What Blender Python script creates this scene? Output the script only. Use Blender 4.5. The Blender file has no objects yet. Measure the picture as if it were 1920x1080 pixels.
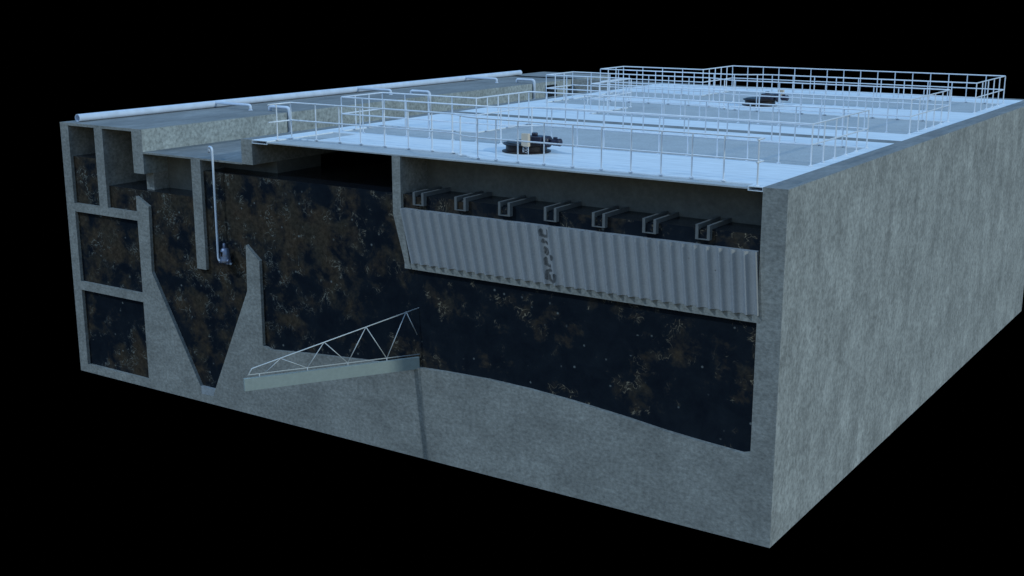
import bpy, bmesh, math, random
from mathutils import Vector, Matrix
random.seed(3)
S = bpy.context.scene
COL = S.collection
PI = math.pi

# ------------------------------------------------------------------ helpers
def link(o, parent=None):
    COL.objects.link(o)
    if parent: o.parent = parent
    return o

def tag(o, label=None, cat=None, group=None, kind=None):
    if label: o['label'] = label
    if cat: o['category'] = cat
    if group: o['group'] = group
    if kind: o['kind'] = kind
    return o

def empty(name, loc=(0, 0, 0), rz=0.0):
    o = bpy.data.objects.new(name, None)
    o.location = loc; o.rotation_euler = (0, 0, rz); o.empty_display_size = 0.2
    return link(o)

class MB:
    def __init__(s): s.v = []; s.f = []; s.sm = []
    def add(s, vs, fs, smooth=False):
        n = len(s.v); s.v += [tuple(v) for v in vs]
        for f in fs: s.f.append([n + i for i in f]); s.sm.append(smooth)
        return s
    def box(s, x0, x1, y0, y1, z0, z1):
        vs = [(x, y, z) for x in (x0, x1) for y in (y0, y1) for z in (z0, z1)]
        return s.add(vs, [(0, 1, 3, 2), (4, 6, 7, 5), (0, 4, 5, 1), (2, 3, 7, 6), (0, 2, 6, 4), (1, 5, 7, 3)])
    def prism_y(s, pts, y0, y1):           # pts (x,z) extruded along y
        n = len(pts)
        vs = [(x, y0, z) for x, z in pts] + [(x, y1, z) for x, z in pts]
        return s.add(vs, [list(range(n)), list(range(2 * n - 1, n - 1, -1))] + [(i, n + i, n + (i + 1) % n, (i + 1) % n) for i in range(n)])
    def prism_z(s, pts, z0, z1):
        n = len(pts)
        vs = [(x, y, z0) for x, y in pts] + [(x, y, z1) for x, y in pts]
        return s.add(vs, [list(range(n - 1, -1, -1)), list(range(n, 2 * n))] + [(i, (i + 1) % n, n + (i + 1) % n, n + i) for i in range(n)])
    def tube(s, pts, r, n=10, closed=False, caps=True, hollow=0.0):
        P = [Vector(p) for p in pts]; m = len(P); T = []
        for i in range(m):
            if closed: a, b = P[i] - P[i - 1], P[(i + 1) % m] - P[i]
            else:
                a = P[i] - P[i - 1] if i > 0 else P[1] - P[0]
                b = P[i + 1] - P[i] if i < m - 1 else P[-1] - P[-2]
            a = a.normalized(); b = b.normalized(); t = (a + b).normalized()
            T.append((t, 1 / max(0.35, math.sqrt(max(0.0, (1 + a.dot(b)) / 2)))))
        up = Vector((0, 0, 1))
        if abs(T[0][0].z) > .9: up = Vector((0, 1, 0))
        N = (up - T[0][0] * up.dot(T[0][0])).normalized()
        vs = []
        for i in range(m):
            t, sc = T[i]
            N = (N - t * N.dot(t))
            N = N.normalized() if N.length > 1e-4 else t.orthogonal().normalized()
            B = t.cross(N)
            if closed or 0 < i < m - 1:
                ia = P[i] - P[i - 1]; ib = P[(i + 1) % m] - P[i]
                bend = (ib.normalized() - ia.normalized())
                bd = bend.normalized() if bend.length > 1e-5 else None
            else: bd = None
            for k in range(n):
                q = N * math.cos(2 * PI * k / n) + B * math.sin(2 * PI * k / n)
                if bd is not None: q = q + bd * (q.dot(bd) * (sc - 1))
                vs.append(P[i] + q * r)
        fs = []
        for i in range(m if closed else m - 1):
            j = (i + 1) % m
            for k in range(n):
                k2 = (k + 1) % n
                fs.append((i * n + k, i * n + k2, j * n + k2, j * n + k))
        s.add(vs, fs, True)
        if caps and not closed:
            base = len(s.v) - len(vs)
            s.f.append([base + k for k in range(n - 1, -1, -1)]); s.sm.append(False)
            s.f.append([base + (m - 1) * n + k for k in range(n)]); s.sm.append(False)
        return s
    def lathe(s, prof, c, n=40, axis='z', smooth=True):
        vs = []
        for r, h in prof:
            for k in range(n):
                a = 2 * PI * k / n; u, v = r * math.cos(a), r * math.sin(a)
                vs.append((c[0] + u, c[1] + v, c[2] + h) if axis == 'z' else (c[0] + h, c[1] + u, c[2] + v))
        fs = []
        for i in range(len(prof) - 1):
            for k in range(n):
                k2 = (k + 1) % n
                fs.append((i * n + k, i * n + k2, (i + 1) * n + k2, (i + 1) * n + k))
        s.add(vs, fs, smooth)
        b = len(s.v) - len(vs)
        s.f.append([b + k for k in range(n - 1, -1, -1)]); s.sm.append(False)
        s.f.append([b + (len(prof) - 1) * n + k for k in range(n)]); s.sm.append(False)
        return s
    def build(s, name, mat, parent=None, bevel=0.0, loc=None):
        me = bpy.data.meshes.new(name)
        off = Vector(loc) if loc else Vector((0, 0, 0))
        me.from_pydata([Vector(v) - off for v in s.v], [], s.f)
        bm = bmesh.new(); bm.from_mesh(me)
        for f, smf in zip(bm.faces, s.sm): f.smooth = smf
        bmesh.ops.recalc_face_normals(bm, faces=bm.faces)
        bm.to_mesh(me); bm.free()
        for m in (mat if isinstance(mat, (list, tuple)) else [mat]): me.materials.append(m)
        o = bpy.data.objects.new(name, me)
        if loc: o.location = loc
        link(o, parent)
        if bevel:
            b = o.modifiers.new('bevel', 'BEVEL'); b.width = bevel; b.segments = 2; b.limit_method = 'ANGLE'; b.angle_limit = math.radians(40)
        return o

# ------------------------------------------------------------------ materials
def newmat(name):
    m = bpy.data.materials.new(name); m.use_nodes = True
    nt = m.node_tree; nt.nodes.clear()
    out = nt.nodes.new('ShaderNodeOutputMaterial'); b = nt.nodes.new('ShaderNodeBsdfPrincipled')
    nt.links.new(b.outputs[0], out.inputs[0])
    return m, nt, b

class NG:
    def __init__(s, nt): s.nt = nt
    def pos(s, scale=(1, 1, 1)):
        g = s.nt.nodes.new('ShaderNodeNewGeometry'); m = s.nt.nodes.new('ShaderNodeVectorMath'); m.operation = 'MULTIPLY'
        m.inputs[1].default_value = scale; s.nt.links.new(g.outputs['Position'], m.inputs[0]); return m.outputs[0]
    def noise(s, v, scale, detail=4, rough=.55, dist=0.0):
        n = s.nt.nodes.new('ShaderNodeTexNoise'); n.inputs['Scale'].default_value = scale; n.inputs['Detail'].default_value = detail
        n.inputs['Roughness'].default_value = rough; n.inputs['Distortion'].default_value = dist
        s.nt.links.new(v, n.inputs['Vector']); return n.outputs['Fac']
    def ramp(s, f, stops):
        r = s.nt.nodes.new('ShaderNodeValToRGB'); e = r.color_ramp.elements
        while len(e) < len(stops): e.new(.5)
        for el, (p, c) in zip(e, stops):
            el.position = p; el.color = (c, c, c, 1) if isinstance(c, (int, float)) else (*c, 1)
        s.nt.links.new(f, r.inputs[0]); return r.outputs[0]
    def math(s, op, a, b=None, c=None):
        n = s.nt.nodes.new('ShaderNodeMath'); n.operation = op
        for i, x in enumerate((a, b, c)):
            if x is None: continue
            if isinstance(x, (int, float)): n.inputs[i].default_value = x
            else: s.nt.links.new(x, n.inputs[i])
        return n.outputs[0]
    def mix(s, f, a, b, mode='MIX'):
        n = s.nt.nodes.new('ShaderNodeMix'); n.data_type = 'RGBA'; n.blend_type = mode
        ins = [n.inputs[0], n.inputs[6], n.inputs[7]]
        for i, x in zip(ins, (f, a, b)):
            if isinstance(x, (int, float)): i.default_value = x
            elif isinstance(x, tuple): i.default_value = (*x, 1)
            else: s.nt.links.new(x, i)
        return n.outputs[2]
    def bump(s, h, b, strength, dist=.02):
        n = s.nt.nodes.new('ShaderNodeBump'); n.inputs['Strength'].default_value = strength; n.inputs['Distance'].default_value = dist
        s.nt.links.new(h, n.inputs['Height']); s.nt.links.new(n.outputs[0], b.inputs['Normal'])

def concrete(name, base=(.27, .27, .265), streak=0.0, mott=.35, stretch=(1, 1, 1), fine=9.0, gritty=.18, rough=.85):
    m, nt, b = newmat(name); g = NG(nt)
    p = g.pos(stretch)
    big = g.noise(p, .8, 5, .62); mid = g.noise(p, 3.3, 6, .6, .2); fin = g.noise(p, fine, 3, .7)
    v = g.ramp(big, [(.28, 1 - mott), (.72, 1 + mott * .45)])
    w = g.ramp(mid, [(.3, 1 - mott * .55), (.7, 1 + mott * .3)])
    f = g.ramp(fin, [(.3, 1 - gritty), (.7, 1 + gritty)])
    c = g.mix(1.0, base, v, 'MULTIPLY'); c = g.mix(1.0, c, w, 'MULTIPLY'); c = g.mix(1.0, c, f, 'MULTIPLY')
    if streak:
        sp = g.pos((1.0, 1.0, .3)); s1 = g.noise(sp, 1.3, 7, .66, .5)
        c = g.mix(1.0, c, g.ramp(s1, [(.32, 1 - streak), (.62, 1.12)]), 'MULTIPLY')
    # air holes
    pits = nt.nodes.new('ShaderNodeTexVoronoi'); pits.inputs['Scale'].default_value = 2.6
    nt.links.new(g.pos(), pits.inputs['Vector'])
    sel = g.noise(g.pos(), 1.7, 2)
    pm = g.math('MULTIPLY', g.ramp(pits.outputs['Distance'], [(.03, 1.0), (.075, 0.0)]), g.ramp(sel, [(.52, 0.0), (.58, .75)]))
    c = g.mix(pm, c, (.06, .06, .055))
    nt.links.new(c, b.inputs['Base Color']); b.inputs['Roughness'].default_value = rough
    b.inputs['Specular IOR Level'].default_value = .25
    g.bump(g.math('ADD', g.math('MULTIPLY', fin, .5), mid), b, .35, .02)
    return m

def simple(name, col, rough=.5, metal=0.0, var=.08, scale=3.0, spec=.5, stretch=(1, 1, 1)):
    m, nt, b = newmat(name); g = NG(nt)
    n = g.noise(g.pos(stretch), scale, 5, .6)
    c = g.mix(1.0, col, g.ramp(n, [(.3, 1 - var), (.7, 1 + var * .6)]), 'MULTIPLY')
    nt.links.new(c, b.inputs['Base Color']); b.inputs['Roughness'].default_value = rough
    b.inputs['Metallic'].default_value = metal; b.inputs['Specular IOR Level'].default_value = spec
    return m

M = {}
M['conc'] = concrete('concrete_cut', (.292, .286, .27), mott=.28, gritty=.31, fine=10, stretch=(.85, 1, 1.2))
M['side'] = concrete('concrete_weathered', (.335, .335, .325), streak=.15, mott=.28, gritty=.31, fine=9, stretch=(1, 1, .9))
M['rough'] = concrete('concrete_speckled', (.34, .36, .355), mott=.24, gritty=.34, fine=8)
M['slabtop'] = concrete('concrete_slab', (.25, .25, .25), mott=.3, gritty=.12, fine=10, stretch=(1, .35, 1))
M['cover'] = concrete('concrete_cover', (.44, .455, .475), mott=.1, gritty=.13, fine=16)
M['lam'] = concrete('lamella_plastic', (.33, .33, .345), mott=.07, gritty=.1, fine=22, rough=.6)
M['deck'] = simple('painted_steel_deck', (.76, .79, .84), .55, var=.13, scale=2.2, spec=.3, stretch=(.5, 3, 1))
M['rail'] = simple('galvanised_rail', (.74, .76, .82), .4, .1, .08, 6)
M['pipe'] = simple('pale_pipe_paint', (.62, .68, .80), .42, 0, .12, 2.2)
M['sheet'] = simple('launder_sheet', (.15, .155, .16), .7, 0, .15, 5, .2)
M['arm'] = simple('scraper_steel', (.29, .335, .335), .9, 0, .08, 9, .05)
M['trussm'] = simple('truss_steel', (.55, .58, .62), .45, .2, .1, 5)
M['dark'] = simple('dark_drive_paint', (.020, .013, .012), .4, 0, .3, 5, .25)
M['motor'] = simple('blue_black_motor', (.032, .03, .05), .35, 0, .2, 8, .35)
M['cream'] = simple('cream_enamel', (.60, .48, .37), .45, 0, .04, 4)
M['pump'] = simple('pump_casting', (.22, .24, .33), .33, .5, .35, 7)
M['ink'] = simple('faded_lettering', (.115, .115, .12), .8, 0, .5, 14, .1)
M['smudge'] = simple('lettering_smudge', (.185, .185, .19), .8, 0, .5, 9, .1)
M['sump'] = concrete('fresh_grout', (.36, .38, .41), mott=.3, gritty=.2, fine=7)
M['dim'] = concrete('shaded_inner_concrete', (.165, .16, .145), mott=.25, gritty=.12, fine=9)  # shade under the deck put into a darker concrete colour

def water_mat(name):  # brown patches and pale curls are environment reflections painted into the water colour
    m, nt, b = newmat(name); g = NG(nt)
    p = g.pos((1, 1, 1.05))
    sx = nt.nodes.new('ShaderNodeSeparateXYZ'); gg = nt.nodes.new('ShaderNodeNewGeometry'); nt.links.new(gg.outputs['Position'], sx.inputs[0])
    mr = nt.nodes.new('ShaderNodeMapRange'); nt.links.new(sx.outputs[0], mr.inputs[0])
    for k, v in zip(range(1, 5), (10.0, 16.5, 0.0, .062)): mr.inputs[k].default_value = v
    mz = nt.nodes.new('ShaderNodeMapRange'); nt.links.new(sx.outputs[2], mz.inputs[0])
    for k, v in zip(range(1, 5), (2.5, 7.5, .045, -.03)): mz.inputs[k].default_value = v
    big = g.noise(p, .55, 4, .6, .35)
    refl_noise = g.noise(p, 1.55, 7, .70, .35)
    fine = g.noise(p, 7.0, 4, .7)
    f = g.math('ADD', g.math('MULTIPLY', big, .55), g.math('MULTIPLY', refl_noise, .45))
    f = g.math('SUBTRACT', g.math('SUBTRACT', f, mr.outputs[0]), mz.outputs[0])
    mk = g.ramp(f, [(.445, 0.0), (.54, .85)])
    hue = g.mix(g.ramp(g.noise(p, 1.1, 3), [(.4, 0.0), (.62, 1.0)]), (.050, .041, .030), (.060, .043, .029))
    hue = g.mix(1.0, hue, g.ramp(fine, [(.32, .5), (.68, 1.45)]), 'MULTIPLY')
    navy = g.mix(g.ramp(refl_noise, [(.35, 0.0), (.7, 1.0)]), (.0065, .0095, .0155), (.013, .018, .025))
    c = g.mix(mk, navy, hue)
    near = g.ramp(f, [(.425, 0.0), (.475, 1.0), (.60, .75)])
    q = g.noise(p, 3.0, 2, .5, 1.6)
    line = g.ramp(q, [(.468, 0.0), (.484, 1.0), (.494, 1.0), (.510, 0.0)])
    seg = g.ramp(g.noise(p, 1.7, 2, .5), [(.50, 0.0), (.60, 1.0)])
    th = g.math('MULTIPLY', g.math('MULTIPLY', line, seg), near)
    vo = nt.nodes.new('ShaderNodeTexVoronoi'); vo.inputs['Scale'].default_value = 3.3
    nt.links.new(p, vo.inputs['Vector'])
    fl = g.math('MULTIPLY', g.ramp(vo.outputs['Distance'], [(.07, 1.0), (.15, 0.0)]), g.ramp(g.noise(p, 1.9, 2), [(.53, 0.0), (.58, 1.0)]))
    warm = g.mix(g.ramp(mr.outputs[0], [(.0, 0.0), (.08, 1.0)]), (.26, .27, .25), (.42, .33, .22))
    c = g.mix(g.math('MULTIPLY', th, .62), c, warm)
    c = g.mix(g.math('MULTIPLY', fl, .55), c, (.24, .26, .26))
    nt.links.new(c, b.inputs['Base Color']); b.inputs['Roughness'].default_value = .5
    b.inputs['Specular IOR Level'].default_value = .06
    return m
M['water_l'] = M['water_r'] = water_mat('water_painted_reflections')
m, nt, b = newmat('water_surface'); g = NG(nt)
b.inputs['Base Color'].default_value = (.008, .011, .017, 1); b.inputs['Roughness'].default_value = .22; b.inputs['Specular IOR Level'].default_value = .3
g.bump(g.noise(g.pos((.6, 2, 1)), 3, 3), b, .15, .02)
M['wtop'] = m

# ------------------------------------------------------------------ the concrete tank
H = 8.9; L = 26.26; XI = 25.64; D = 27.66
tank = empty('concrete_tank', (0, 0, 0))
tag(tank, 'sectioned grey concrete treatment tank cut open along its front', 'tank')
def part(name, mb, mat, label=None):
    o = mb.build(name, mat, tank)
    if label: o['label'] = label
    return o
def two_tone(mb, name, mat_a, mat_b, test, label=None):
    """second material on the faces that point the way 'test' says"""
    o = mb.build(name, [mat_a, mat_b], tank)
    for f in o.data.polygons:
        if test(f.normal): f.material_index = 1
    if label: o['label'] = label
    return o
TOP = lambda n: n.z > .9
# outer walls
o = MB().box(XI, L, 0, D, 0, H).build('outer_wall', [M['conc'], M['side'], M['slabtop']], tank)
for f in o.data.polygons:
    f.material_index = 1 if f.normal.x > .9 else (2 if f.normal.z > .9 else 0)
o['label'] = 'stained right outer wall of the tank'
two_tone(MB().box(0, .42, 0, 31, 0, 8.81), 'outer_wall', M['conc'], M['slabtop'], TOP, 'left outer wall of the tank')
two_tone(MB().box(.42, XI, 27.06, D, 0, H), 'outer_wall', M['conc'], M['slabtop'], TOP)
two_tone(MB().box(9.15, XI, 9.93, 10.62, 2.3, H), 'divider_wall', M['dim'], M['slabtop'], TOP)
# foundation with hopper and domed clarifier floor
floor = [(25.64, 2.36), (25.42, 2.30), (24.4, 2.36), (23.35, 2.44), (22.2, 2.57), (20.54, 2.72), (19.2, 2.80), (17.86, 2.83), (16.4, 2.80), (15.35, 2.75), (13.3, 2.63), (11.3, 2.48), (9.58, 2.32), (9.2, 2.40)]
base = [(3.66, 0), (25.64, 0)] + floor + [(9.22, 5.15), (8.67, 5.59), (8.63, 4.10), (6.91, .53), (6.81, .29), (6.26, .27), (6.22, .53), (4.19, 4.15), (4.25, 6.38), (3.66, 6.67)]
part('foundation', MB().prism_y(base, 0, 27.06), M['conc'], 'foundation with pointed hopper and gently domed floor')
part('hopper_outlet', MB().prism_y([(6.262, .272), (6.808, .292), (6.90, .53), (6.225, .53)], .004, 3), M['sump'])
part('bottom_slab', MB().box(.42, 3.66, 0, 27.06, 0, .30), M['conc'])
part('channel_shelf', MB().box(.42, 3.66, 0, 27.06, 3.04, 3.34), M['conc'])
part('channel_shelf', MB().box(.42, 3.66, 0, 27.06, 5.84, 6.13), M['conc'])
part('inner_wall', MB().box(1.77, 2.19, 0, 31, 6.13, 8.81), M['conc'])
two_tone(MB().box(0, 3.66, 0, 31, 8.81, H), 'roof_slab', M['conc'], M['slabtop'], TOP, 'thin roof slab over the left channels')
# stepped wall: upper beam, with two openings towards its far end
step = MB()
step.box(3.66, 4.16, 0, 24.6, 7.44, H)
step.box(3.66, 4.16, 24.6, 25.7, 8.74, H)
step.box(3.66, 4.16, 25.7, 26.75, 7.44, H)
step.box(3.66, 4.16, 26.75, 28.5, 8.55, H)
step.box(3.66, 4.16, 28.5, 31, 7.44, H)
step.prism_y([(3.9, 8.16), (4.16, 8.16), (4.16, 8.55), (3.9, 8.55)], 27.9, 28.5)
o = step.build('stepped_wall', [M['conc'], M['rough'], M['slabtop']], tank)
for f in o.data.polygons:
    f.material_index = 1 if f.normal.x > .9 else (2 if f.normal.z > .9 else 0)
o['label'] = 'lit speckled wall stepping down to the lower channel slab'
part('stepped_wall_foot', MB().box(3.8, 4.157, .38, 26, 6.3, 7.44), M['conc'])
two_tone(MB().box(4.16, 8.69, 0, 27.06, 8.11, 8.165), 'channel_roof_slab', M['conc'], M['slabtop'], TOP, 'lower bluish slab beside the deck')
two_tone(MB().box(8.69, 9.15, 0, 27.06, 8.13, H), 'deck_beam', M['conc'], M['slabtop'], TOP, 'beam carrying the left edge of the deck')
part('hanging_baffle', MB().box(6.41, 6.83, 0, 27.06, 4.56, 8.11), M['conc'], 'straight baffle wall hanging into the water')
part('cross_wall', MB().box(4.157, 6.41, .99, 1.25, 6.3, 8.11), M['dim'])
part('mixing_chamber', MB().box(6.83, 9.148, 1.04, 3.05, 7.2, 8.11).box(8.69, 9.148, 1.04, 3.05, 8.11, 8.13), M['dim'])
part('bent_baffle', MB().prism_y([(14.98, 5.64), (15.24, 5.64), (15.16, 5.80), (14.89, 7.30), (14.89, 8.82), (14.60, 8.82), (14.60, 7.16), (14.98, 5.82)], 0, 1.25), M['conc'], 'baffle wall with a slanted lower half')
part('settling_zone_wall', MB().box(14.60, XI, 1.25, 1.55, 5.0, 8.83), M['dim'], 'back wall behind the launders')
part('support_ledge', MB().box(15.2, XI, 0, 1.25, 5.64, 5.83), M['conc'], 'narrow ledge under the corrugated pack')

# ------------------------------------------------------------------ water
def water(mb, front):
    o = mb.build('water', [front, M['wtop']])
    for f in o.data.polygons:
        if f.normal.z > .9: f.material_index = 1
    tag(o, kind='structure')
    return o
YF = .12
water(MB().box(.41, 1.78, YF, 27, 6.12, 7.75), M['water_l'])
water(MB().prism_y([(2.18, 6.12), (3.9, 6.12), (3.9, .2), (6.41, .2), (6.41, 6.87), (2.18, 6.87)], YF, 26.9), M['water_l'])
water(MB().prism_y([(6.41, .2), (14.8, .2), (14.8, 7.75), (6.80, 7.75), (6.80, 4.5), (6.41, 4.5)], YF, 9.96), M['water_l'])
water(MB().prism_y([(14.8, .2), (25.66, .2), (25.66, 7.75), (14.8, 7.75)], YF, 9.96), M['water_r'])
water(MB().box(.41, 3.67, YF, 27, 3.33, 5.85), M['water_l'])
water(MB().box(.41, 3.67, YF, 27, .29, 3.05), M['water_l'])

# ------------------------------------------------------------------ launders
GX = [15.33 + 1.4405 * i for i in range(7)]
names = ['first launder channel from the bent baffle, at the left end of the row', 'second launder channel from the bent baffle', 'third launder channel from the bent baffle',
         'middle one of the seven open launder channels', 'third launder channel from the right outer wall', 'second launder channel from the right outer wall', 'last launder channel, nearest the right outer wall']
def make_launder():
    t = empty('launder', (0, 0, 7.5))
    c = MB(); w = .38; th = .075
    c.box(0, th, -.02, 1.248, 0, .365).box(w - th, w, -.02, 1.248, 0, .365).box(th, w - th, -.02, 1.248, 0, .022)
    c.build('channel', M['sheet'], t)
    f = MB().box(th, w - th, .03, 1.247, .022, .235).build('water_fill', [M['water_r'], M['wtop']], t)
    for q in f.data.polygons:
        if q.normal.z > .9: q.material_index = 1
    return t
l0 = make_launder()
for i, x in enumerate(GX):
    if i == 0: o = l0
    else:
        o = l0.copy(); COL.objects.link(o)
        for ch in list(l0.children):
            c = ch.copy(); COL.objects.link(c); c.parent = o
    o.location = (x, 0, 7.495)
    tag(o, names[i], 'launder', 'open launder channels above the corrugated pack')

# ------------------------------------------------------------------ corrugated lamella pack
NP = 33
def lam_xy(t, z):
    k = (7.365 - z) / 1.51
    x0 = 14.93 + .37 * k; x1 = 25.57 + .12 * k
    return x0 + (x1 - x0) * t
def lam_y(t):
    ph = 2 * PI * (t * NP - .1)
    return -.066 - .062 * math.cos(ph + .45 * math.sin(ph))
pack = empty('lamella_pack', (20.3, 0, 5.83))
tag(pack, 'corrugated grey lamella pack with leaning ribs above the dark water', 'lamella pack')
mb = MB(); ns = NP * 16; nz = 2; vs = []
for i in range(ns + 1):
    t = i / ns
    for j in range(nz + 1):
        z = 5.835 + (7.365 - 5.835) * j / nz
        vs.append((lam_xy(t, z), lam_y(t), z))
n1 = len(vs)
for i in range(ns + 1):
    t = i / ns
    for z in (5.835, 7.365): vs.append((lam_xy(t, z), .16, z))
fs = []; w = nz + 1
for i in range(ns):
    for j in range(nz): fs.append((i * w + j, (i + 1) * w + j, (i + 1) * w + j + 1, i * w + j + 1))
mb.add(vs, fs, True)
fs2 = []
for i in range(ns):
    a, b2 = n1 + 2 * i, n1 + 2 * i + 2
    fs2.append((i * w + nz, (i + 1) * w + nz, b2 + 1, a + 1)); fs2.append((i * w, a, b2, (i + 1) * w))
fs2.append((0, 1, 2, n1 + 1, n1)); e = ns * w; fs2.append((e, n1 + 2 * ns, n1 + 2 * ns + 1, e + 2, e + 1))
allv = list(mb.v)
for f in fs2: mb.add([allv[i] for i in f], [tuple(range(len(f)))])
mb.build('corrugated_sheet', M['lam'], pack, loc=None).location = (-20.3, 0, -5.83)
strokes = [[(19.567, 7.288), (19.597, 7.129), (19.677, 7.087), (19.805, 7.11), (19.778, 7.311)], [(19.628, 7.022), (19.674, 6.899)], [(19.688, 6.969), (19.767, 6.909), (19.836, 6.929)], [(19.679, 6.822), (19.729, 6.725), (19.704, 6.628)], [(19.719, 6.792), (19.809, 6.691), (19.74, 6.589)], [(19.809, 6.691), (19.888, 6.658)], [(19.908, 6.643), (19.963, 6.487)], [(19.721, 6.552), (19.752, 6.367), (19.822, 6.315)], [(19.792, 6.303), (19.94, 6.33)], [(19.773, 6.214), (19.801, 5.941)], [(19.783, 6.189), (19.991, 6.224)], [(19.834, 6.092), (19.854, 5.965), (19.944, 5.891), (20.043, 5.947), (20.025, 6.143)]]
def sheet_y(x, z):
    k = (7.365 - z) / 1.51; x0 = 14.93 + .37 * k; x1 = 25.57 + .12 * k
    return lam_y((x - x0) / (x1 - x0))
def ribbon(mb, width, lift):
  for s_ in strokes:
      pts = []
      for a, b2 in zip(s_, s_[1:]):
          n = max(2, int(math.dist(a, b2) / .02))
          for k in range(n): pts.append((a[0] + (b2[0] - a[0]) * k / n, a[1] + (b2[1] - a[1]) * k / n))
      pts.append(s_[-1]); vs = []; W = 5
      for i, q in enumerate(pts):
          a = pts[max(0, i - 2)]; c = pts[min(len(pts) - 1, i + 2)]
          dx, dz = c[0] - a[0], c[1] - a[1]; l = math.hypot(dx, dz) or 1; nx, nz_ = -dz / l, dx / l
          wd = width * min(1.0, .35 + min(i, len(pts) - 1 - i) * .3)
          for k in range(W):
              u = (k / (W - 1) - .5) * 2 * wd
              x, z = q[0] + nx * u, q[1] + nz_ * u
              vs.append((x, sheet_y(x, z) - lift, z))
      mb.add(vs, [(i * W + k, i * W + k + 1, (i + 1) * W + k + 1, (i + 1) * W + k) for i in range(len(pts) - 1) for k in range(W - 1)])
mb = MB(); ribbon(mb, .046, .003); o = mb.build('lettering_halo', M['smudge'], pack); o.location = (-20.3, 0, -5.83)  # wide lighter halo of the blurred print
mb = MB(); ribbon(mb, .021, .006); o = mb.build('lettering', M['ink'], pack); o.location = (-20.3, 0, -5.83); o['label'] = 'worn vertical lettering on one rib'

# ------------------------------------------------------------------ scraper arm
arm = empty('scraper_arm', (12.66, -4.13, 2.7))
tag(arm, 'pale scraper beam with triangular truss swung out in front of the cut face', 'scraper')
du = Vector((-.5343, -.8453, 0)); nu = Vector((.8453, -.5343, 0)); A0 = Vector((15.29, 0, 0)); AO = arm.location.copy()
def ap(s, z, off=0.0): return A0 + du * s + nu * off + Vector((0, 0, z)) - AO
def obox(mb, s0, s1, z0, z1, w):
    vs = [ap(s, z, o_) for s in (s0, s1) for o_ in (-w, w) for z in (z0, z1)]
    mb.add(vs, [(0, 1, 3, 2), (4, 6, 7, 5), (0, 4, 5, 1), (2, 3, 7, 6), (0, 2, 6, 4), (1, 5, 7, 3)])
mb = MB(); obox(mb, -.12, 4.93, 2.70, 3.05, .05); mb.build('beam', M['arm'], arm, bevel=.004)
tr = MB(); tr.tube([ap(-.15, 3.13), ap(4.81, 3.14), ap(4.69, 3.31), ap(-.15, 4.51)], .015, 8); tr.build('chord', M['trussm'], arm)
for a, b2 in [((4.35, 3.14), (3.90, 3.50)), ((3.90, 3.50), (3.16, 3.13)), ((3.16, 3.13), (2.66, 3.82)), ((2.66, 3.82), (2.0, 3.13)), ((2.0, 3.13), (1.44, 4.12)), ((1.44, 4.12), (.85, 3.12)), ((.85, 3.12), (.24, 4.43)), ((.24, 4.43), (-.08, 3.72))]:
    MB().tube([ap(*a), ap(*b2)], .0125, 8).build('truss_brace', M['trussm'], arm)
for s_ in (.85, 2.0, 3.16, 4.5): MB().tube([ap(s_, 3.0), ap(s_, 3.15)], .016, 6).build('truss_stub', M['trussm'], arm)

# ------------------------------------------------------------------ railings
RT, RM = 1.085, .555
post_me = None
def fillet(pts, rad=.10, closed=False, n=4):
    out = []; m = len(pts)
    for i, q in enumerate(pts):
        if not closed and i in (0, m - 1): out.append(q); continue
        a = Vector(pts[i - 1]); b2 = Vector(q); c = Vector(pts[(i + 1) % m])
        u = (a - b2); v = (c - b2)
        if u.normalized().dot(v.normalized()) < -.93: out.append(q); continue
        r = min(rad, u.length * .4, v.length * .4); p0 = b2 + u.normalized() * r; p1 = b2 + v.normalized() * r
        for k in range(n + 1):
            t = k / n; out.append(tuple(p0 * (1 - t) ** 2 + b2 * 2 * t * (1 - t) + p1 * t * t))
    return out
def railing(path, posts, label, closed=False, group='tubular guard rails on the deck'):
    t = empty('guard_railing', (path[0][0], path[0][1], H)); o0 = t.location.copy()
    for nm, h in (('top_rail', RT), ('mid_rail', RM)):
        p3 = [Vector((x, y, H + h)) - o0 for x, y in path]
        p3 = fillet([tuple(q) for q in p3], .05, closed, 3)
        MB().tube(p3, .022, 10, closed=closed).build(nm, M['rail'], t)
    first = None
    for x, y in posts:
        if first is None:
            mb = MB(); mb.tube([(0, 0, 0), (0, 0, RT)], .020, 10, caps=False); mb.lathe([(.06, 0), (.06, .02), (.03, .03)], (0, 0, 0), 10)
            first = mb.build('post', M['rail'], t); o = first
        else:
            o = first.copy(); COL.objects.link(o); o.parent = t
        o.location = Vector((x, y, H)) - o0
    return tag(t, label, 'railing', group)
def along(a, b2, sp, last=False):
    d = math.dist(a, b2); n = max(1, round(d / sp))
    return [(a[0] + (b2[0] - a[0]) * k / n, a[1] + (b2[1] - a[1]) * k / n) for k in range(n + (1 if last else 0))]
SC = [(15.95, .97), (16.15, .90), (16.40, .74), (16.65, .58), (16.95, .47), (17.35, .42)]
pA = [(9.87, 0.02), (9.87, .99)] + SC + [(25.45, .44), (25.45, .02)]
fA = [(9.83, .42), (9.87, .99)] + [(x, 1.0) for x in (10.87, 11.8, 12.62, 13.53, 14.41, 15.26)] + [(16.0, .97), (16.5, .66), (17.25, .42)] + [(x, .42) for x in (17.85, 18.55, 19.37, 20.24, 21.09, 21.94, 22.78, 23.61, 24.45)] + [(25.45, .1)]
railing(pA, fA, 'frontmost guard railing, cut off at both ends by the section')
def s_curve(y0, y1, rev=False):
    pts = [(16.05 + 1.35 * k / 5, y0 + (y1 - y0) * (3 * (k / 5) ** 2 - 2 * (k / 5) ** 3)) for k in range(6)]
    return pts
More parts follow.
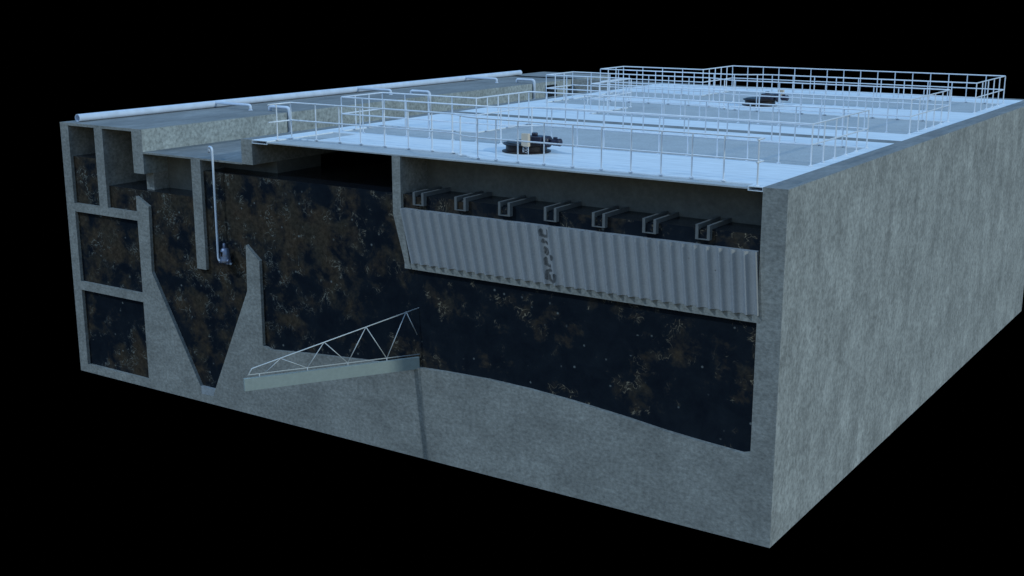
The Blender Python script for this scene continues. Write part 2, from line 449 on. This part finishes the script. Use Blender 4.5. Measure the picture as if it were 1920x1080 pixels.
def opening(cb, far, label):
    """railing loop around one deck opening; cb = bridge centre line, far = +1 beyond the bridge, -1 before it"""
    s = far
    yb_l, yb_r = cb + 1.15 * s, cb + 1.80 * s
    yo_l, yo_r = cb + 3.2 * s, cb + 6.25 * s
    sc = s_curve(yb_l, yb_r)
    path = [(9.88, yb_l)] + sc + [(25.3, yb_r), (25.3, yo_r), (13.72, yo_r), (13.72, yo_l), (9.88, yo_l)]
    posts = along((9.88, yb_l), (16.05, yb_l), .9) + [sc[0], sc[3]] + along((17.4, yb_r), (25.3, yb_r), .86) + along((25.3, yb_r), (25.3, yo_r), .9) + along((25.3, yo_r), (13.72, yo_r), .73) + along((13.72, yo_r), (13.72, yo_l), .62) + along((13.72, yo_l), (9.88, yo_l), .95) + along((9.88, yo_l), (9.88, yb_l), .75)
    return railing(path, posts, label, True)
C1, C2 = 2.15, 18.8
opening(C1, 1, 'looped guard railing round the opening just behind the nearest drive unit')
opening(C2, -1, 'looped guard railing in front of the far drive unit')
opening(C2, 1, 'rearmost looped guard railing, standing against the black background')

# ------------------------------------------------------------------ deck walkways and cover slabs
ZT, ZB = H, H - .11
def walkway(cb, y0, y1, label, near=True):
    t = empty('walkway', (9.15, y0, ZB)); o0 = t.location.copy()
    def plate(name, pts, z1=ZT, z0=H - .034, lab=None):
        o = MB().prism_z([(x - o0.x, y - o0.y) for x, y in pts], z0 - o0.z, z1 - o0.z).build(name, M['deck'], t)
        if lab: o['label'] = lab
    # hollow box strips along both walls
    for x0, x1 in ((9.152, 9.80), (25.26, 25.638)):
        mb = MB(); a = x0 - o0.x; b2 = x1 - o0.x; l = y1 - y0
        mb.box(a, b2, 0, l, .092, .11).box(a, b2, 0, l, 0, .012)
        if x0 < 15: mb.box(b2 - .025, b2, 0, l, .012, .092).box(a, a + .012, 0, l, .012, .092)
        else: mb.box(a, a + .025, 0, l, .012, .092).box(b2 - .012, b2, 0, l, .012, .092)
        mb.build('box_strip', M['deck'], t)
    n0 = s_curve(cb - 1.15, cb - 1.75); f0 = s_curve(cb + 1.15, cb + 1.8)
    pts = [(10.86, cb - 1.15)] + n0 + [(25.26, cb - 1.75), (25.26, cb + 1.8)] + f0[::-1] + [(10.86, cb + 1.15)]
    plate('bridge', pts, lab='bridge crossing the tank, widened at the drive unit')
    plate('edge_strip', [(9.80, cb - 1.18), (10.86, cb - 1.18), (10.86, cb - 1.10), (9.80, cb - 1.10)])
    plate('edge_strip', [(9.80, cb + .80), (10.86, cb + .80), (10.86, cb + 1.15), (9.80, cb + 1.15)])
    if True:
        plate('platform', [(9.80, cb + 3.28), (13.65, cb + 3.28), (13.65, cb + 6.32), (25.26, cb + 6.32), (25.26, y1), (9.80, y1)], lab='rear platform')
    if near:
        plate('platform', [(9.80, y0), (25.26, y0), (25.26, cb - 6.32), (13.65, cb - 6.32), (13.65, cb - 3.28), (9.80, cb - 3.28)], lab='front platform')
    return tag(t, label, 'walkway', 'pale deck walkways')
walkway(C1, 0, 9.928, 'pale deck walkway nearest the cut front, with the nearer drive unit on its bridge', near=False)
walkway(C2, 10.622, 27.058, 'pale deck walkway beyond the dark joint, with the far drive unit on its bridge')
for y0, y1, lb in ((0.001, 9.93, 'thin speckled cover slab showing as a band along the cut front edge'), (10.62, 27.06, 'thin speckled cover slab showing in the openings of the far deck')):
    o = MB().box(9.80, 25.26, y0, y1, H - .072, H - .036).build('cover_slab', M['cover']); tag(o, lb, 'slab')

# ------------------------------------------------------------------ drive units
def drive(x, y, label):
    t = empty('drive_unit', (x, y, H))
    MB().lathe([(.69, 0), (.69, .03), (.60, .055)], (0, 0, 0), 48).build('base_flange', M['dark'], t)
    MB().lathe([(.585, .05), (.585, .18), (.66, .215), (.67, .24), (.58, .25), (.56, .275), (.42, .285)], (0, 0, 0), 48, smooth=False).build('drum', M['dark'], t)
    MB().box(.12, .62, -.24, .16, .20, .47).build('gearbox', M['motor'], t, bevel=.02)
    MB().lathe([(.085, .0), (.085, .075), (.07, .085)], (.30, -.04, .47), 20).build('cap', M['motor'], t)
    MB().lathe([(.06, 0), (.06, .15)], (.62, -.04, .33), 16, 'x').build('shaft', M['motor'], t)
    MB().lathe([(.10, 0), (.155, .015), (.165, .06), (.155, .10), (.10, .115)], (.69, -.04, .33), 28, 'x').build('coupling', M['motor'], t)
    MB().lathe([(.05, 0), (.05, .08), (.085, .09), (.10, .12), (.10, .30), (.11, .305), (.11, .34), (.085, .36)], (.80, -.04, .33), 24, 'x').build('motor', M['motor'], t)
    MB().box(.93, 1.02, -.09, .01, .42, .47).build('terminal_box', M['motor'], t, bevel=.008)
    return tag(t, label, 'drive unit', 'round drive units on the bridges')
drive(17.57, 2.35, 'dark round drive unit nearest the cut front, behind the first railing')
drive(17.53, 19.15, 'far dark round drive unit on the rear bridge')
def control(x, y, z, label):
    t = empty('control_box', (x, y, z)); zz = .22
    MB().box(-.11, .11, -.06, .06, zz, zz + .36).build('cabinet', M['cream'], t, bevel=.006)
    for sx in (-.085, .085): MB().box(sx - .008, sx + .008, -.008, .008, 0, zz).build('leg', M['rail'], t)
    mb = MB()
    for k in range(3):
        z0 = .02 + k * .065
        mb.tube([(-.08, 0, z0), (.08, 0, z0 + .065)], .004, 5); mb.tube([(.08, 0, z0), (-.08, 0, z0 + .065)], .004, 5)
    mb.build('lattice', M['rail'], t)
    return tag(t, label, 'control box', 'cream control boxes by the drives')
control(17.90, 1.80, H, 'cream control box in front of the nearer drive unit')
control(18.12, 19.8, H, 'cream control box behind the far drive unit')

# ------------------------------------------------------------------ pipes
mb = MB(); mb.tube([(0, .35, .135), (0, 27.95, .135)], .13, 24, caps=False); mb.tube([(0, 27.95, .135), (0, .35, .135)], .112, 24, caps=False)
ring = [(.13 * math.cos(a), .35, .135 + .13 * math.sin(a)) for a in [2 * PI * k / 24 for k in range(24)]] + [(.112 * math.cos(a), .35, .135 + .112 * math.sin(a)) for a in [2 * PI * k / 24 for k in range(24)]]
mb.add(ring, [(k, (k + 1) % 24, 24 + (k + 1) % 24, 24 + k) for k in range(24)])
t = empty('header_pipe', (.50, 0, H)); mb.build('pipe_body', M['pipe'], t)
vs = [( .132 * math.cos(a), 27.95, .135 + .132 * math.sin(a)) for a in [2 * PI * k / 24 for k in range(24)]]
cap = MB().lathe([(.132, 0), (.13, .03), (.09, .06)], (0, 0, 0), 24, 'x').build('end_cap', M['pipe'], t)
cap.rotation_euler = (0, 0, PI / 2); cap.location = (0, 27.93, .135)
tag(t, 'long pale header pipe lying along the left edge of the roof slab', 'pipe')
def bend(pts, r=.18, n=7): return fillet(pts, r, False, n)
wh = ['nearest the cut front', 'midway along the slab', 'farthest from the cut front']
o1 = None
for i, y in enumerate((6.6, 14.9, 22.95)):
    def two(kind):
        pass
    if i == 0:
        t1 = empty('feed_pipe', (.6, y, H)); MB().tube(bend([(-.02, 0, .19), (1.85, 0, .19), (1.85, 0, -.02)]), .052, 14).build('pipe_body', M['pipe'], t1)
        MB().lathe([(.085, 0), (.085, .02)], (1.85, 0, 0), 16).build('flange', M['pipe'], t1)
        t2 = empty('drop_pipe', (3.25, y + .2, H)); MB().tube(bend([(0, 0, -.02), (0, 0, .17), (.99, 0, .17), (.99, 0, -.72)], .14), .062, 16).build('pipe_body', M['pipe'], t2)
        MB().lathe([(.085, 0), (.085, .02)], (.99, 0, -.73), 16).build('flange', M['pipe'], t2)
        a1, a2 = t1, t2
    else:
        a1 = t1.copy(); a2 = t2.copy()
        for a, src in ((a1, t1), (a2, t2)):
            COL.objects.link(a)
            for ch in list(src.children):
                c = ch.copy(); COL.objects.link(c); c.parent = a
        a1.location.y = y; a2.location.y = y + (.4 if i == 1 else .55)
    tag(a1, 'thin feed pipe branching from the header pipe, ' + wh[i], 'pipe', 'feed pipes off the header')
    tag(a2, 'bent drop pipe stepping down the speckled wall, ' + wh[i], 'pipe', 'drop pipes over the stepped wall')

# submersible pump hanging on its riser
t = empty('submersible_pump', (7.86, -.12, 4.9))
tag(t, 'small bluish submersible pump hanging on a slim riser pipe in front of the dark water', 'pump')
mb = MB().tube(bend([(-.62, .14, 3.46), (-.60, .13, 3.66), (-.32, 0, 3.66), (-.32, 0, .06), (.24, 0, .04)], .15, 8), .034, 12)
mb.build('riser_pipe', M['pipe'], t)
MB().lathe([(.05, .05), (.17, .055), (.19, .10), (.16, .16), (.155, .30), (.13, .46), (.085, .52)], (0, 0, .0), 28).build('pump_body', M['pump'], t)
MB().lathe([(.045, .50), (.05, .56), (.04, .66), (.03, .67)], (-.02, 0, 0), 16).build('cable_gland', M['pump'], t)
MB().lathe([(.06, 0), (.06, .10)], (.12, -.04, .13), 16, 'x').build('outlet', M['pump'], t)
MB().box(-.03, .03, -.17, -.13, .28, .42).build('bracket', M['dark'], t, bevel=.005)
MB().box(-.20, .22, -.10, .10, .03, .06).build('base_plate', M['pump'], t, bevel=.006)

# ------------------------------------------------------------------ lights: black world, lamps only
w = bpy.data.worlds.new('World'); S.world = w; w.use_nodes = True
bg = w.node_tree.nodes.get('Background') or w.node_tree.nodes.new('ShaderNodeBackground')
bg.inputs[0].default_value = (0, 0, 0, 1); bg.inputs[1].default_value = 0
def sun(name, d, col, strength, ang):
    l = bpy.data.lights.new(name, 'SUN'); l.color = col; l.energy = strength; l.angle = math.radians(ang)
    o = bpy.data.objects.new(name, l); link(o)
    o.rotation_euler = Vector(d).to_track_quat('Z', 'Y').to_euler()
    return o
sun('key_lamp', (-.66, -.85, 1.1), (.66, .86, 1.0), 1.2, 1.1)
sun('warm_lamp', (1, .04, .36), (.87, 1.0, .92), 1.36, 2.5)
sun('overhead_dome_fill', (0, 0, 1), (.15, .45, .93), 2.12, 172)  # unseen wide blue dome light, added as ambient from above
sun('front_fill', (.35, -.9, .22), (1.0, .95, .45), .36, 100)  # unseen broad fill, added to brighten the front faces

# ------------------------------------------------------------------ camera
cam = bpy.data.cameras.new('camera'); co = bpy.data.objects.new('camera', cam); link(co)
co.location = (36.6439, -26.9667, 13.4282)
co.rotation_euler = (math.radians(90 - 13.64898), 0, math.radians(33.7202))
cam.sensor_width = 36; cam.lens = 43.7057; cam.clip_end = 500; cam.clip_start = .1
S.camera = co
S.view_settings.view_transform = 'Standard'; S.view_settings.look = 'None'; S.view_settings.gamma = 1; S.view_settings.exposure = 0
try: S.view_settings.use_curve_mapping = False
except Exception: pass
S.render.engine = 'CYCLES'
